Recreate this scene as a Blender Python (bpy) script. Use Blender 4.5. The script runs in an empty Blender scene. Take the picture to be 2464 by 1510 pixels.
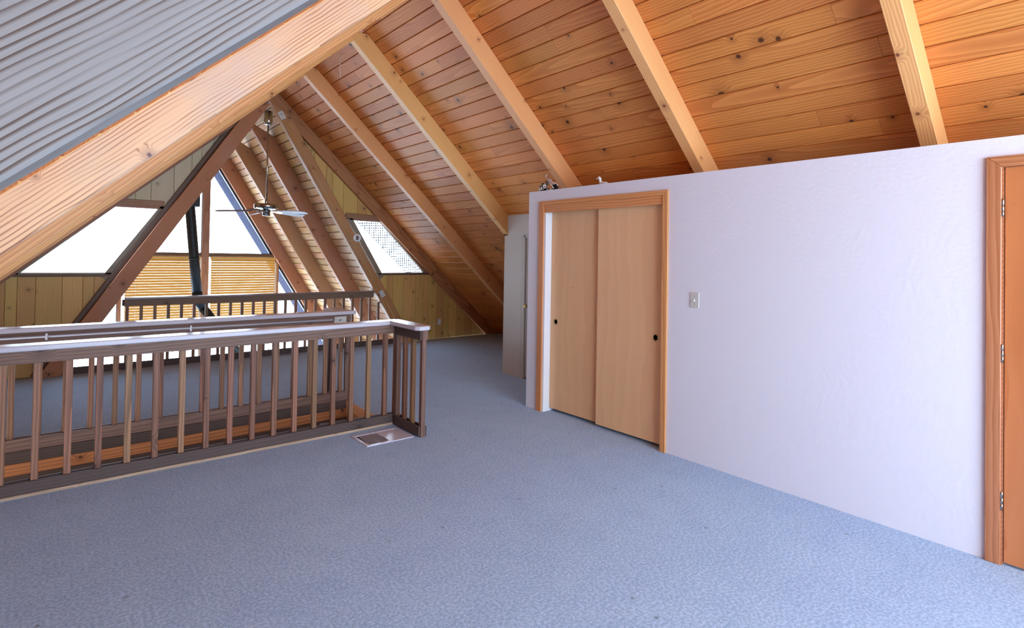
import bpy, bmesh, math, random
from mathutils import Matrix, Vector
random.seed(7)
C = bpy.context.scene.collection
sc = bpy.context.scene
R = math.radians

# ------------------------------------------------------------------ camera
f_px = 1337.9
yaw, pit, rol = R(39.649), R(.8189), R(.9818)
fw = Vector((math.sin(yaw)*math.cos(pit), math.cos(yaw)*math.cos(pit), math.sin(pit)))
rt0 = Vector((math.cos(yaw), -math.sin(yaw), 0)); up0 = rt0.cross(fw)
rt = rt0*math.cos(rol) + up0*math.sin(rol); up = -rt0*math.sin(rol) + up0*math.cos(rol)
cam = bpy.data.cameras.new('camera'); co = bpy.data.objects.new('camera', cam); C.objects.link(co)
m = Matrix.Identity(4)
for i in range(3):
    m[i][0] = rt[i]; m[i][1] = up[i]; m[i][2] = -fw[i]
m[2][3] = 1.535
co.matrix_world = m
cam.sensor_fit = 'HORIZONTAL'; cam.sensor_width = 36.0
cam.lens = f_px/2464*36.0
cam.shift_y = -(755-596.7)/2464
cam.clip_start = .02; cam.clip_end = 200
sc.camera = co

# ------------------------------------------------------------------ light
W_STRENGTH = 7.6
w = bpy.data.worlds.new('overcast_sky'); sc.world = w; w.use_nodes = True
bg = w.node_tree.nodes['Background']
bg.inputs[0].default_value = (.62, .80, 1.0, 1); bg.inputs[1].default_value = W_STRENGTH
sc.view_settings.view_transform = 'Standard'; sc.view_settings.look = 'None'
sc.view_settings.gamma = 1; sc.view_settings.use_curve_mapping = False
sc.view_settings.exposure = 1.24
sc.cycles.use_denoising = True
sc.cycles.max_bounces = 10; sc.cycles.diffuse_bounces = 7; sc.cycles.glossy_bounces = 4
sc.cycles.transparent_max_bounces = 12; sc.cycles.transmission_bounces = 4
sc.cycles.caustics_reflective = False; sc.cycles.caustics_refractive = False
sc.cycles.sample_clamp_indirect = 6

def portal(name, loc, rot, sx, sy):                 # guides sky samples through a real window opening
    l = bpy.data.lights.new(name, 'AREA'); l.shape = 'RECTANGLE'; l.size = sx; l.size_y = sy
    l.cycles.is_portal = True
    o = bpy.data.objects.new(name, l); C.objects.link(o); o.location = loc; o.rotation_euler = rot
    return o
portal('window_daylight', (2.46, -2.42, 1.45), (R(90), 0, 0), 5.0, 2.9)
portal('window_daylight', (2.50, 13.25, .6), (R(-90), 0, 0), 6.4, 6.2)
portal('window_daylight', (.42, 8.86, 1.66), (R(-90), 0, 0), 1.5, .95)
portal('window_daylight', (4.52, 8.86, 1.66), (R(-90), 0, 0), 1.5, .95)

# ------------------------------------------------------------------ materials
def lin(c):
    return tuple(((v/255)/12.92 if v/255 <= .04045 else ((v/255+.055)/1.055)**2.4) for v in c) + (1,)
class NT:
    def __init__(s, name):
        s.m = bpy.data.materials.new(name); s.m.use_nodes = True
        s.t = s.m.node_tree; s.b = s.t.nodes['Principled BSDF']
    def n(s, typ, **kw):
        nd = s.t.nodes.new('ShaderNode'+typ)
        for k, v in kw.items(): setattr(nd, k, v)
        return nd
    def l(s, a, b): s.t.links.new(a, b)
    def val(s, op, a, b=None, c=None, clamp=False):
        nd = s.n('Math', operation=op); nd.use_clamp = clamp
        for i, x in enumerate((a, b, c)):
            if x is None: continue
            if isinstance(x, (int, float)): nd.inputs[i].default_value = x
            else: s.l(x, nd.inputs[i])
        return nd.outputs[0]
    def ramp(s, x, a, b, smooth=True):
        nd = s.n('MapRange', interpolation_type='SMOOTHSTEP' if smooth else 'LINEAR')
        s.l(x, nd.inputs[0]); nd.inputs[1].default_value = a; nd.inputs[2].default_value = b
        return nd.outputs[0]
    def mix(s, fac, a, b, mode='MIX'):
        nd = s.n('Mix', data_type='RGBA', blend_type=mode)
        for i, x in ((0, fac), (6, a), (7, b)):
            if isinstance(x, (int, float)): nd.inputs[i].default_value = x
            elif isinstance(x, tuple): nd.inputs[i].default_value = x
            else: s.l(x, nd.inputs[i])
        return nd.outputs[2]
    def noise(s, v, scale, detail=3, rough=.5, dist=0):
        nd = s.n('TexNoise'); s.l(v, nd.inputs['Vector'])
        nd.inputs['Scale'].default_value = scale; nd.inputs['Detail'].default_value = detail
        nd.inputs['Roughness'].default_value = rough; nd.inputs['Distortion'].default_value = dist
        return nd.outputs['Fac']
    def vscale(s, v, sc_):
        nd = s.n('Mapping'); s.l(v, nd.inputs[0]); nd.inputs['Scale'].default_value = sc_
        return nd.outputs[0]
    def bump(s, h, strength, dist):
        nd = s.n('Bump'); nd.inputs['Strength'].default_value = strength; nd.inputs['Distance'].default_value = dist
        s.l(h, nd.inputs['Height']); s.l(nd.outputs[0], s.b.inputs['Normal'])

def wood(name, dark, light, rough=.45, ring=14, knots=1.0, vary=.14, hue=.012, knot=(70, 40, 22), grain=.7,
         stain=None, stain_amt=.5, kscale=1.9, coat=0.0, wavy=.10, straight=.0, lines=None, relief=.25):
    """Board wood: grain runs along the object's own X axis; every board is offset by its random value."""
    t = NT(name)
    tc = t.n('TexCoord').outputs['Object']; oi = t.n('ObjectInfo').outputs['Random']
    off = t.n('CombineXYZ')
    t.l(t.val('MULTIPLY', oi, 53.1), off.inputs[0]); t.l(t.val('MULTIPLY', oi, 17.7), off.inputs[1])
    sep = t.n('SeparateXYZ'); t.l(tc, sep.inputs[0])
    yz = t.val('ADD', sep.outputs[1], sep.outputs[2])
    flat = t.n('CombineXYZ'); t.l(sep.outputs[0], flat.inputs[0]); t.l(yz, flat.inputs[1])
    va = t.n('VectorMath', operation='ADD'); t.l(flat.outputs[0], va.inputs[0]); t.l(off.outputs[0], va.inputs[1])
    v2 = va.outputs[0]
    # knots
    vo = t.n('TexVoronoi', voronoi_dimensions='2D', feature='F1'); t.l(v2, vo.inputs['Vector'])
    vo.inputs['Scale'].default_value = kscale; vo.inputs['Randomness'].default_value = 1
    wob = t.noise(v2, 30, 2)
    d = t.val('ADD', vo.outputs['Distance'], t.val('MULTIPLY', t.val('SUBTRACT', wob, .5), .035))
    csep = t.n('SeparateColor'); t.l(vo.outputs['Color'], csep.inputs[0])
    size = t.val('MULTIPLY_ADD', csep.outputs[0], .8, .35)
    dn = t.val('DIVIDE', d, size)
    kmask = t.ramp(dn, .055*knots, .025*knots); halo = t.ramp(dn, .24*knots, .03*knots)
    # growth rings, bent round the knots
    bend = t.val('MULTIPLY', halo, .035)
    nz = t.noise(t.vscale(v2, (.55, 2.2, 1)), 2.2, 3, .55)
    yy = t.val('ADD', t.val('ADD', yz, bend), t.val('MULTIPLY', t.val('SUBTRACT', nz, .5), wavy))
    yo = t.val('ADD', yy, t.val('MULTIPLY', t.val('SUBTRACT', t.val('FRACT', t.val('MULTIPLY', oi, 91.7)), .5), .3))
    rc = t.n('CombineXYZ'); t.l(t.val('MULTIPLY', sep.outputs[0], .035), rc.inputs[0]); t.l(t.val('ADD', yo, straight), rc.inputs[1])
    rc.inputs[2].default_value = .03
    wv = t.n('TexWave', wave_type='RINGS', rings_direction='SPHERICAL', wave_profile='SAW')
    t.l(rc.outputs[0], wv.inputs['Vector']); wv.inputs['Scale'].default_value = ring
    wv.inputs['Distortion'].default_value = .6; wv.inputs['Detail'].default_value = 1; wv.inputs['Detail Scale'].default_value = 2
    fine = t.noise(t.vscale(v2, (1.2, 60, 1)), 3, 4, .6)
    if lines:                                            # thin dark latewood lines of uneven strength
        patch = t.ramp(t.noise(t.vscale(v2, (.7, 5, 1)), 2.0, 3, .6), .34, .62)
        wf_ = t.val('SUBTRACT', 1.0, t.val('MULTIPLY', t.ramp(wv.outputs['Fac'], lines, 1.0), t.val('MULTIPLY_ADD', patch, .75, .2)))
    else: wf_ = wv.outputs['Fac']
    g = t.val('ADD', t.val('MULTIPLY', wf_, .6), t.val('MULTIPLY', fine, .5))
    g = t.ramp(g, .25, .95)
    g = t.val('MULTIPLY_ADD', t.val('SUBTRACT', g, .5), grain, .5)
    big = t.noise(t.vscale(v2, (.6, 1.6, 1)), 1.6, 3)
    g = t.val('ADD', g, t.val('MULTIPLY', t.val('SUBTRACT', big, .5), .5), clamp=True)
    col = t.mix(g, lin(dark), lin(light))
    if stain:
        st = t.ramp(t.noise(t.vscale(v2, (.9, 1.3, 1)), 1.3, 4, .6), .42, .66)
        col = t.mix(t.val('MULTIPLY', st, stain_amt), col, lin(stain))
    col = t.mix(t.val('MULTIPLY', halo, .45), col, t.mix(.5, lin(dark), lin(knot)))
    ringk = t.val('MULTIPLY', kmask, .9)
    col = t.mix(ringk, col, lin(knot))
    hs = t.n('HueSaturation')
    t.l(t.val('MULTIPLY_ADD', t.val('SUBTRACT', t.val('FRACT', t.val('MULTIPLY', oi, 7.31)), .5), hue*2, .5), hs.inputs['Hue'])
    t.l(t.val('MULTIPLY_ADD', t.val('SUBTRACT', t.val('FRACT', t.val('MULTIPLY', oi, 3.77)), .5), vary*2, 1), hs.inputs['Value'])
    t.l(col, hs.inputs['Color']); t.l(hs.outputs[0], t.b.inputs['Base Color'])
    t.b.inputs['Roughness'].default_value = rough; t.b.inputs['Specular IOR Level'].default_value = .3
    if coat: t.b.inputs['Coat Weight'].default_value = coat; t.b.inputs['Coat Roughness'].default_value = .25
    t.bump(t.val('SUBTRACT', g, kmask), relief, .002)
    return t.m

def plain(name, col, rough=.5, metal=0, bump=None, vary=0, spec=None):
    t = NT(name); t.b.inputs['Roughness'].default_value = rough; t.b.inputs['Metallic'].default_value = metal
    t.b.inputs['Base Color'].default_value = lin(col)
    if spec is not None: t.b.inputs['Specular IOR Level'].default_value = spec
    tc = t.n('TexCoord').outputs['Object']
    if vary:
        nz = t.noise(tc, 3, 4)
        c2 = tuple(max(0, c*(1-vary)) for c in col)
        t.l(t.mix(nz, lin(col), lin(c2)), t.b.inputs['Base Color'])
    if bump:
        t.bump(t.noise(tc, bump[0], 3), bump[1], bump[2])
    return t.m

M = {}
M['ceiling'] = wood('varnished_cedar_board', (184, 106, 48), (228, 150, 80), .5, ring=16, knots=1.05, vary=.13, hue=.005, knot=(62, 30, 18), grain=.6, kscale=2.1)
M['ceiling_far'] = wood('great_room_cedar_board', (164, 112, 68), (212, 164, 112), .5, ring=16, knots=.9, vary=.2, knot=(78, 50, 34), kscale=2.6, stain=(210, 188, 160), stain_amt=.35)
M['rafter'] = wood('fir_rafter', (206, 140, 80), (238, 188, 122), .45, ring=20, knots=.75, vary=.06, knot=(118, 66, 40), kscale=2.6, wavy=.06, straight=.15)
M['rafter_red'] = wood('dark_fir_rafter', (142, 90, 60), (190, 128, 88), .5, ring=18, knots=.8, vary=.08, knot=(80, 46, 32), kscale=2.2, wavy=.06)
M['post_brown'] = wood('brown_fir_post', (150, 98, 62), (196, 138, 94), .55, ring=18, knots=.8, vary=.05, knot=(84, 52, 38), kscale=2.2, wavy=.06, straight=.15, stain=(168, 138, 118), stain_amt=.35)
M['rafter_tan'] = wood('worn_fir_rafter', (160, 112, 76), (226, 186, 138), .5, ring=24, knots=.55, vary=.04, knot=(96, 78, 74), kscale=1.9, grain=1.0, stain=(188, 172, 162), stain_amt=.5, wavy=.07, straight=.32, lines=.5, relief=.08)
M['rafter_grey'] = wood('weathered_lit_grey_rafter', (74, 58, 50), (128, 124, 122), .6, ring=30, knots=.3, vary=.02, hue=.004, knot=(72, 60, 76), kscale=2.4, grain=1.0, stain=(104, 100, 100), stain_amt=.5, wavy=.05, straight=.40, lines=.45, relief=.08)  # weathered grey-brown, with the grey-blue cast of window light put into the colour
M['pine_wall'] = wood('knotty_pine_panelling', (182, 142, 78), (224, 184, 114), .5, knots=1.0, vary=.12, hue=.012, knot=(92, 72, 50), kscale=3.0, grain=.4)
M['pine_pale'] = wood('pale_pine_panelling', (176, 160, 128), (214, 202, 172), .5, knots=.8, vary=.06, hue=.01, knot=(110, 92, 72), kscale=2.4, grain=.35)
M['rail'] = wood('weathered_redwood', (98, 76, 64), (146, 114, 96), .55, ring=16, knots=.6, vary=.12, hue=.014, knot=(70, 48, 42), kscale=1.4, stain=(120, 96, 86), stain_amt=.4, wavy=.05)
M['rail_dark'] = wood('dark_redwood', (62, 48, 46), (96, 76, 70), .55, ring=16, knots=.5, vary=.06, knot=(50, 36, 34), kscale=1.0, grain=.4, wavy=.05)
M['baluster'] = wood('redwood_baluster', (104, 74, 56), (160, 114, 86), .5, ring=18, knots=.4, vary=.24, hue=.016, knot=(70, 44, 36), kscale=1.2, wavy=.04)
M['raw'] = wood('raw_redwood_strip', (150, 126, 104), (190, 166, 138), .6, knots=.4, vary=.04)
M['stringer'] = wood('orange_fir_board', (152, 94, 58), (202, 136, 90), .5, knots=.6, vary=.06, wavy=.05)
M['trim_grey'] = wood('greyed_window_trim', (120, 110, 94), (160, 148, 128), .5, knots=.3, vary=.06, grain=.5)
M['trim_brown'] = wood('brown_window_trim', (128, 90, 68), (166, 122, 94), .5, knots=.4, vary=.06, grain=.5)
M['trim_dark'] = wood('dark_window_trim', (84, 62, 50), (116, 90, 72), .5, knots=.3, vary=.04, grain=.4)
M['casing'] = wood('stained_fir_casing', (190, 122, 74), (222, 160, 106), .45, ring=14, knots=.2, vary=.03, hue=.005, knot=(140, 80, 50), wavy=.06)
M['casing_right'] = wood('fir_door_casing', (158, 98, 62), (194, 134, 94), .3, ring=12, knots=.2, vary=.02, hue=.004, coat=.15, wavy=.06)
M['birch'] = wood('birch_door_veneer', (220, 172, 126), (234, 192, 148), .45, ring=3, knots=.05, vary=.02, hue=.003, knot=(168, 104, 64), grain=.3, kscale=.8, wavy=.2)
M['birch_red'] = wood('amber_birch_door', (170, 98, 54), (202, 132, 82), .3, ring=3, knots=.05, vary=.01, hue=.002, grain=.35, kscale=.8, coat=.2, wavy=.2)
M['blind'] = plain('honey_wood_slat', (222, 172, 84), .5, vary=.06)
M['white'] = plain('white_textured_paint', (218, 218, 228), .55, bump=(38, .35, .006))
M['white_nook'] = plain('cream_textured_paint', (196, 192, 184), .55, bump=(46, .4, .006))
M['jamb'] = plain('white_gloss_paint', (225, 226, 230), .4)
M['dingy'] = plain('off_white_door_paint', (186, 182, 174), .5)
M['cap'] = plain('pale_painted_cap_rail', (208, 204, 214), .14, vary=.08, bump=(60, .05, .002))
M['cap_far'] = plain('worn_cap_rail', (140, 116, 108), .25, vary=.15)
M['steel'] = plain('brushed_steel', (150, 148, 146), .3, 1)
M['nickel'] = plain('brushed_nickel', (170, 164, 156), .22, 1)
M['brass'] = plain('antique_brass', (206, 180, 122), .4, .7)
M['chrome'] = plain('chrome', (232, 232, 236), .15, .75)
M['black'] = plain('matt_black_metal', (22, 24, 26), .5, .3)
M['darkframe'] = plain('dark_window_gasket', (26, 30, 32), .5)
M['alu'] = plain('aluminium_window_frame', (126, 130, 128), .35, .6)
M['plastic'] = plain('ivory_plastic', (196, 196, 190), .35)
M['plastic_w'] = plain('white_plastic', (222, 224, 228), .35)
M['conduit'] = plain('white_conduit', (196, 198, 210), .35)
M['tan_wire'] = plain('tan_wire_cover', (200, 160, 96), .45)
M['dark'] = plain('dark_cavity', (18, 17, 16), .8)
M['backing'] = plain('roof_underlay', (60, 36, 22), .9)
M['blade'] = plain('fan_blade_finish', (128, 122, 126), .6)
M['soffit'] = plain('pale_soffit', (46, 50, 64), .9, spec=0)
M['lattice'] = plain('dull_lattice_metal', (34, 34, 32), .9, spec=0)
M['roofing'] = plain('pale_roofing', (170, 170, 170), .8)
M['register'] = plain('register_enamel', (206, 200, 214), .3)
M['string'] = plain('cotton_string', (220, 214, 200), .8)
M['ceramic'] = plain('white_ceramic', (230, 232, 238), .25)

def carpet():
    t = NT('blue_grey_carpet'); tc = t.n('TexCoord').outputs['Object']
    fib = t.noise(tc, 420, 3, .7); mid = t.noise(tc, 70, 4, .65); big = t.noise(tc, 1.1, 5, .6, .6); pat = t.noise(tc, 5, 4, .6)
    base = t.mix(big, lin((146, 178, 218)), lin((178, 208, 240)))
    base = t.mix(t.val('MULTIPLY', t.ramp(pat, .4, .7), .35), base, lin((132, 166, 212)))
    base = t.mix(t.ramp(mid, .40, .62), t.mix(.35, base, lin((96, 110, 132))), t.mix(.4, base, lin((206, 220, 238))))
    base = t.mix(t.val('MULTIPLY', t.ramp(fib, .5, .3), .6), base, lin((112, 130, 156)))
    # small dark bits trodden into the pile
    vo = t.n('TexVoronoi', voronoi_dimensions='2D'); t.l(tc, vo.inputs['Vector']); vo.inputs['Scale'].default_value = 3.4
    cs = t.n('SeparateColor'); t.l(vo.outputs['Color'], cs.inputs[0])
    sp = t.val('MULTIPLY', t.ramp(vo.outputs['Distance'], .05, .02), t.ramp(cs.outputs[0], .82, .9))
    base = t.mix(t.val('MULTIPLY', sp, .5), base, lin((60, 62, 68)))
    t.l(base, t.b.inputs['Base Color']); t.b.inputs['Roughness'].default_value = .95
    t.b.inputs['Specular IOR Level'].default_value = .15
    t.b.inputs['Sheen Weight'].default_value = .35; t.b.inputs['Sheen Roughness'].default_value = .5
    t.b.inputs['Sheen Tint'].default_value = (.7, .8, 1, 1)
    t.bump(t.val('ADD', fib, t.val('MULTIPLY', mid, .8)), .6, .006)
    return t.m
M['carpet'] = carpet()
def glass():
    t = NT('window_glass'); tr = t.n('BsdfTransparent'); gl = t.n('BsdfGlossy'); gl.inputs['Roughness'].default_value = .02
    mx = t.n('MixShader'); mx.inputs[0].default_value = .05
    t.l(tr.outputs[0], mx.inputs[1]); t.l(gl.outputs[0], mx.inputs[2])
    t.l(mx.outputs[0], t.t.nodes['Material Output'].inputs['Surface'])
    return t.m
M['glass'] = glass()

# ------------------------------------------------------------------ helpers
def tag(o, label=None, cat=None, group=None, kind=None):
    if label: o['label'] = label
    if cat: o['category'] = cat
    if group: o['group'] = group
    if kind: o['kind'] = kind
    return o
def empty(name, loc=(0, 0, 0), **kw):
    o = bpy.data.objects.new(name, None); C.objects.link(o); o.location = loc; o.empty_display_size = .1
    bpy.context.view_layer.update()
    return tag(o, **kw)
def world_loc(o):
    return o.matrix_world.copy()
def link(name, me, mat, parent=None, mw=None, mats=None):
    o = bpy.data.objects.new(name, me); C.objects.link(o)
    if not me.materials:
        for x in (mats or [mat]): me.materials.append(M[x])
    mw = mw or Matrix.Identity(4)
    if parent is not None:
        o.parent = parent; o.matrix_basis = WORLD[parent.name].inverted() @ mw
    else: o.matrix_basis = mw
    WORLD[o.name] = mw
    return o
WORLD = {}
_e = empty
def empty(name, loc=(0, 0, 0), **kw):
    o = _e(name, loc, **kw); WORLD[o.name] = Matrix.Translation(loc); return o
def frame(o, u, v):
    u = Vector(u).normalized(); v = Vector(v); v = (v - u*v.dot(u)).normalized(); n = u.cross(v)
    mm = Matrix.Identity(4)
    for i in range(3): mm[i][0] = u[i]; mm[i][1] = v[i]; mm[i][2] = n[i]; mm[i][3] = o[i]
    return mm
def from_bm(bm, name='m'):
    me = bpy.data.meshes.new(name); bmesh.ops.recalc_face_normals(bm, faces=bm.faces); bm.to_mesh(me); bm.free(); return me
def prism_mesh(pts, t, ch=0.0):
    """Polygon in local XY, extruded along local Z from 0 to t; a small bevel all round when ch > 0."""
    bm = bmesh.new()
    a = [bm.verts.new((x, y, 0)) for x, y in pts]; b = [bm.verts.new((x, y, t)) for x, y in pts]
    bm.faces.new(a[::-1]); bm.faces.new(b); n = len(pts)
    for i in range(n): bm.faces.new((a[i], a[(i+1) % n], b[(i+1) % n], b[i]))
    if ch: bmesh.ops.bevel(bm, geom=list(bm.edges), offset=ch, segments=1, affect='EDGES', clamp_overlap=True)
    return from_bm(bm)
def prism(name, pts, t, o, u, v, mat, parent=None, ch=0.0):
    return link(name, prism_mesh(pts, t, ch), mat, parent, frame(o, u, v))
def bar(name, p0, p1, w, d, side, mat, parent=None, ch=.002):
    """Rectangular bar from p0 to p1; w is its size along `side`, d its size the other way; centred on the line."""
    p0 = Vector(p0); p1 = Vector(p1); L = (p1-p0).length
    mm = frame(p0, p1-p0, side)
    me = prism_mesh([(0, -w/2), (L, -w/2), (L, w/2), (0, w/2)], d, ch)
    for vt in me.vertices: vt.co.z -= d/2
    return link(name, me, mat, parent, mm)
def box(name, x, y, z, mat, parent=None, ch=.002, axis=None):
    """Axis-aligned block, its local X along its longest side."""
    s = [x[1]-x[0], y[1]-y[0], z[1]-z[0]]; c = [(x[0]+x[1])/2, (y[0]+y[1])/2, (z[0]+z[1])/2]
    k = s.index(max(s)) if axis is None else axis
    e = [Vector((1, 0, 0)), Vector((0, 1, 0)), Vector((0, 0, 1))]
    j = (k+1) % 3; l = (k+2) % 3
    p0 = Vector(c) - e[k]*s[k]/2; p1 = Vector(c) + e[k]*s[k]/2
    return bar(name, p0, p1, s[j], s[l], e[j], mat, parent, min(ch, min(s)*.3))
def boxes(name, lst, mat, parent=None):
    bm = bmesh.new()
    for x, y, z in lst:
        vs = [bm.verts.new((a, b, c)) for a in x for b in y for c in z]
        for f in ((0, 1, 3, 2), (4, 6, 7, 5), (0, 4, 5, 1), (2, 3, 7, 6), (0, 2, 6, 4), (1, 5, 7, 3)):
            bm.faces.new([vs[i] for i in f])
    return link(name, from_bm(bm), mat, parent)
def lathe(name, prof, loc, mat, parent=None, n=24, axis=(0, 0, 1)):
    bm = bmesh.new(); rings = []
    for r, z in prof:
        rings.append([bm.verts.new((r*math.cos(2*math.pi*i/n), r*math.sin(2*math.pi*i/n), z)) for i in range(n)])
    for a, b in zip(rings, rings[1:]):
        for i in range(n): bm.faces.new((a[i], a[(i+1) % n], b[(i+1) % n], b[i]))
    bm.faces.new(rings[0][::-1]); bm.faces.new(rings[-1])
    me = from_bm(bm)
    for p in me.polygons: p.use_smooth = len(p.vertices) == 4
    q = Vector((0, 0, 1)).rotation_difference(Vector(axis)).to_matrix().to_4x4()
    o = link(name, me, mat, parent, Matrix.Translation(loc) @ q)
    return o
def tube(name, pts, r, mat, parent=None, n=10, smooth=True):
    pts = [Vector(p) for p in pts]; o0 = pts[0]; bm = bmesh.new(); rings = []
    ref = Vector((.31, .2, .93))
    for i, p in enumerate(pts):
        d = (pts[min(i+1, len(pts)-1)] - pts[max(i-1, 0)]).normalized()
        a = d.cross(ref).normalized(); b = d.cross(a)
        rr = r[i] if isinstance(r, (list, tuple)) else r
        rings.append([bm.verts.new(p-o0 + (a*math.cos(2*math.pi*k/n) + b*math.sin(2*math.pi*k/n))*rr) for k in range(n)])
    for a, b in zip(rings, rings[1:]):
        for k in range(n): bm.faces.new((a[k], a[(k+1) % n], b[(k+1) % n], b[k]))
    bm.faces.new(rings[0][::-1]); bm.faces.new(rings[-1])
    me = from_bm(bm)
    for p in me.polygons: p.use_smooth = len(p.vertices) == 4
    return link(name, me, mat, parent, Matrix.Translation(o0))
def clip(poly, a, b, c):
    """Keep the part of the polygon where a*x + b*y <= c."""
    out = []
    for i in range(len(poly)):
        p, q = poly[i], poly[(i+1) % len(poly)]
        dp, dq = a*p[0]+b*p[1]-c, a*q[0]+b*q[1]-c
        if dp <= 0: out.append(p)
        if dp*dq < 0:
            s = dp/(dp-dq); out.append((p[0]+s*(q[0]-p[0]), p[1]+s*(q[1]-p[1])))
    return out
def area(p):
    return abs(sum(p[i][0]*p[(i+1) % len(p)][1]-p[(i+1) % len(p)][0]*p[i][1] for i in range(len(p))))/2

# ------------------------------------------------------------------ dimensions
XR = 2.46; S = .917; ZB = 3.784; DZ = .25          # ridge, loft slope, rafter underside apex, rafter depth (vertical)
Y1 = 8.76; SA = 1.645; ZA = 3.74; DA = .50         # panelled end wall; great room slope, apex, rafter depth
Y2 = 13.10; WX = 3.783; YB = -2.35

# ------------------------------------------------------------------ setting: floors
fl = empty('floor', (0, 0, 0), kind='structure')
boxes('loft_carpet', [((-2.2, 7.3), (YB, 4.60), (-.03, 0)), ((2.42, 7.3), (4.60, 5.58), (-.03, 0)), ((-2.2, 7.3), (5.58, 8.70), (-.03, 0))], 'carpet', fl)
boxes('floor_deck', [((-2.2, 7.3), (YB, 4.60), (-.28, -.031)), ((2.44, 7.3), (4.60, 5.58), (-.28, -.031)), ((-2.2, 7.3), (5.62, 8.70), (-.28, -.031))], 'rail_dark', fl)
gf = empty('floor', (0, 0, -2.7), kind='structure')
boxes('lower_floor', [((-2.6, 7.4), (YB, Y2+.1), (-2.75, -2.7))], 'carpet', gf)

# ------------------------------------------------------------------ setting: roofs, board by board
u_r = Vector((1, 0, -S)).normalized(); PW = .144; GAP = .0045
def plank_mesh(L, wd, t=.02, ch=.006):
    """Tongue-and-groove board: local X length, local Y across, local Z 0 (seen face) to t, V edges on the seen face."""
    prof = [(ch, 0), (wd-ch, 0), (wd, ch), (wd, t), (0, t), (0, ch)]
    bm = bmesh.new()
    a = [bm.verts.new((0.0008, y, z)) for y, z in prof]; b = [bm.verts.new((L-.0008, y, z)) for y, z in prof]
    bm.faces.new(a); bm.faces.new(b[::-1])
    for i in range(6): bm.faces.new((a[i], a[(i+1) % 6], b[(i+1) % 6], b[i]))
    return from_bm(bm)
def slope_boards(parent, name, apex, down, y0, y1, length, mat, wd=PW, lmin=1.5, lmax=3.4, single=None, gap=GAP):
    """Courses of boards on a roof slope: apex point (x,z), unit vector down the slope in XZ."""
    d = Vector((down[0], 0, down[1])); n = int(length/wd); cuts = []
    for k in range(n):
        y = y0; y -= random.uniform(0, .0)
        first = True
        while y < y1 - .01:
            L = random.uniform(lmin, lmax)
            if first: L *= random.uniform(.3, 1); first = False
            if y1-(y+L) < .5: L = y1-y
            o = Vector((apex[0], y, apex[1])) + d*(k*wd)
            cuts.append((k, o, L)); y += L
    objs = []
    if single:
        bm = bmesh.new()
        for k, o, L in cuts:
            me = plank_mesh(L, wd-gap); mm = frame(o, (0, 1, 0), d)
            nn = mm.to_3x3() @ Vector((0, 0, 1))
            if nn.z < 0:
                mm = frame(o + d*(wd-gap), (0, 1, 0), -d)
            me.transform(mm); bm.from_mesh(me); bpy.data.meshes.remove(me)
        me = bpy.data.meshes.new(name); bm.to_mesh(me); bm.free()
        # one local axis turn so the grain follows the boards
        rot = frame((apex[0], y0, apex[1]), (0, 1, 0), d)
        me.transform(rot.inverted())
        o = link(single, me, mat, parent, rot); o['kind'] = 'stuff'; return [o]
    for k, o, L in cuts:
        mm = frame(o, (0, 1, 0), d)
        if (mm.to_3x3() @ Vector((0, 0, 1))).z < 0: mm = frame(o + d*(wd-gap), (0, 1, 0), -d)
        objs.append(link('plank', plank_mesh(L, wd-gap), mat, parent, mm))
    return objs
sl = math.hypot(1, S)
cr = empty('ceiling', (XR, 0, ZB+DZ), kind='structure')
slope_boards(cr, 'plank', (XR, ZB+DZ), (1/sl, -S/sl), YB, Y1, 4.7*sl, 'ceiling', lmin=1.9, lmax=4.2)
cl = empty('ceiling', (XR, 0, ZB+DZ), kind='structure')
LIFT = .055                                             # the left slope sits a little higher towards the near end
lj = Vector((-1, 0, -S)).normalized()
slope_boards(cl, 'plank', (XR, ZB+DZ+LIFT), (-1/sl, -S/sl), 1.0, Y1, 4.55*sl, 'ceiling', single='board_lining')
slope_boards(cl, 'plank', (XR, ZB+DZ+.30), (-1/sl, -S/sl), YB, .99, 4.75*sl, 'ceiling', single='board_lining')
# underlay and outer roof skins (keep the daylight out)
def skin(name, apex, dx, dz, length, y0, y1, mat, parent, t=.05, off=.022):
    d = Vector((dx, 0, dz)).normalized(); n = Vector((-d.z, 0, d.x)); n = n if n.z > 0 else -n
    o = Vector((apex[0], y0, apex[1])) + n*off
    me = prism_mesh([(0, 0), (y1-y0, 0), (y1-y0, length), (0, length)], t)
    mm = frame(o, (0, 1, 0), d)
    if (mm.to_3x3() @ Vector((0, 0, 1))).dot(n) < 0:
        for vt in me.vertices: vt.co.z *= -1
    return link(name, me, mat, parent, mm)
skin('underlay', (XR, ZB+DZ), 1, -S, 6.4, YB-.1, Y1+.14, 'backing', cr)
skin('underlay', (XR, ZB+DZ+LIFT), -1, -S, 6.9, .95, Y1+.14, 'backing', cl)
skin('underlay', (XR, ZB+DZ+.30), -1, -S, 7.1, YB-.1, 1.0, 'backing', cl, t=.3)
Z4 = ZB+DZ
def ridge_cap(pts, y0, y1):
    me = prism_mesh([(a, b) for a, b in pts], y1-y0)
    link('ridge_cap', me, 'backing', cr, frame((XR, y1, Z4), (1, 0, 0), (0, 0, 1)))
ridge_cap([(-.6, .10-.55), (0, .085), (.6, .03-.55), (.6, .32-.55), (0, .50), (-.6, .42-.55)], .97, Y1+.2)
ridge_cap([(-.6, .36-.55), (-.03, .33), (-.02, .02), (0, .03), (.6, .03-.55), (.6, .32-.55), (0, .80), (-.6, .72-.55)], YB-.1, .97)
sa = math.hypot(1, SA)
cg = empty('ceiling', (XR, 10, ZA+DA), kind='structure')
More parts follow.
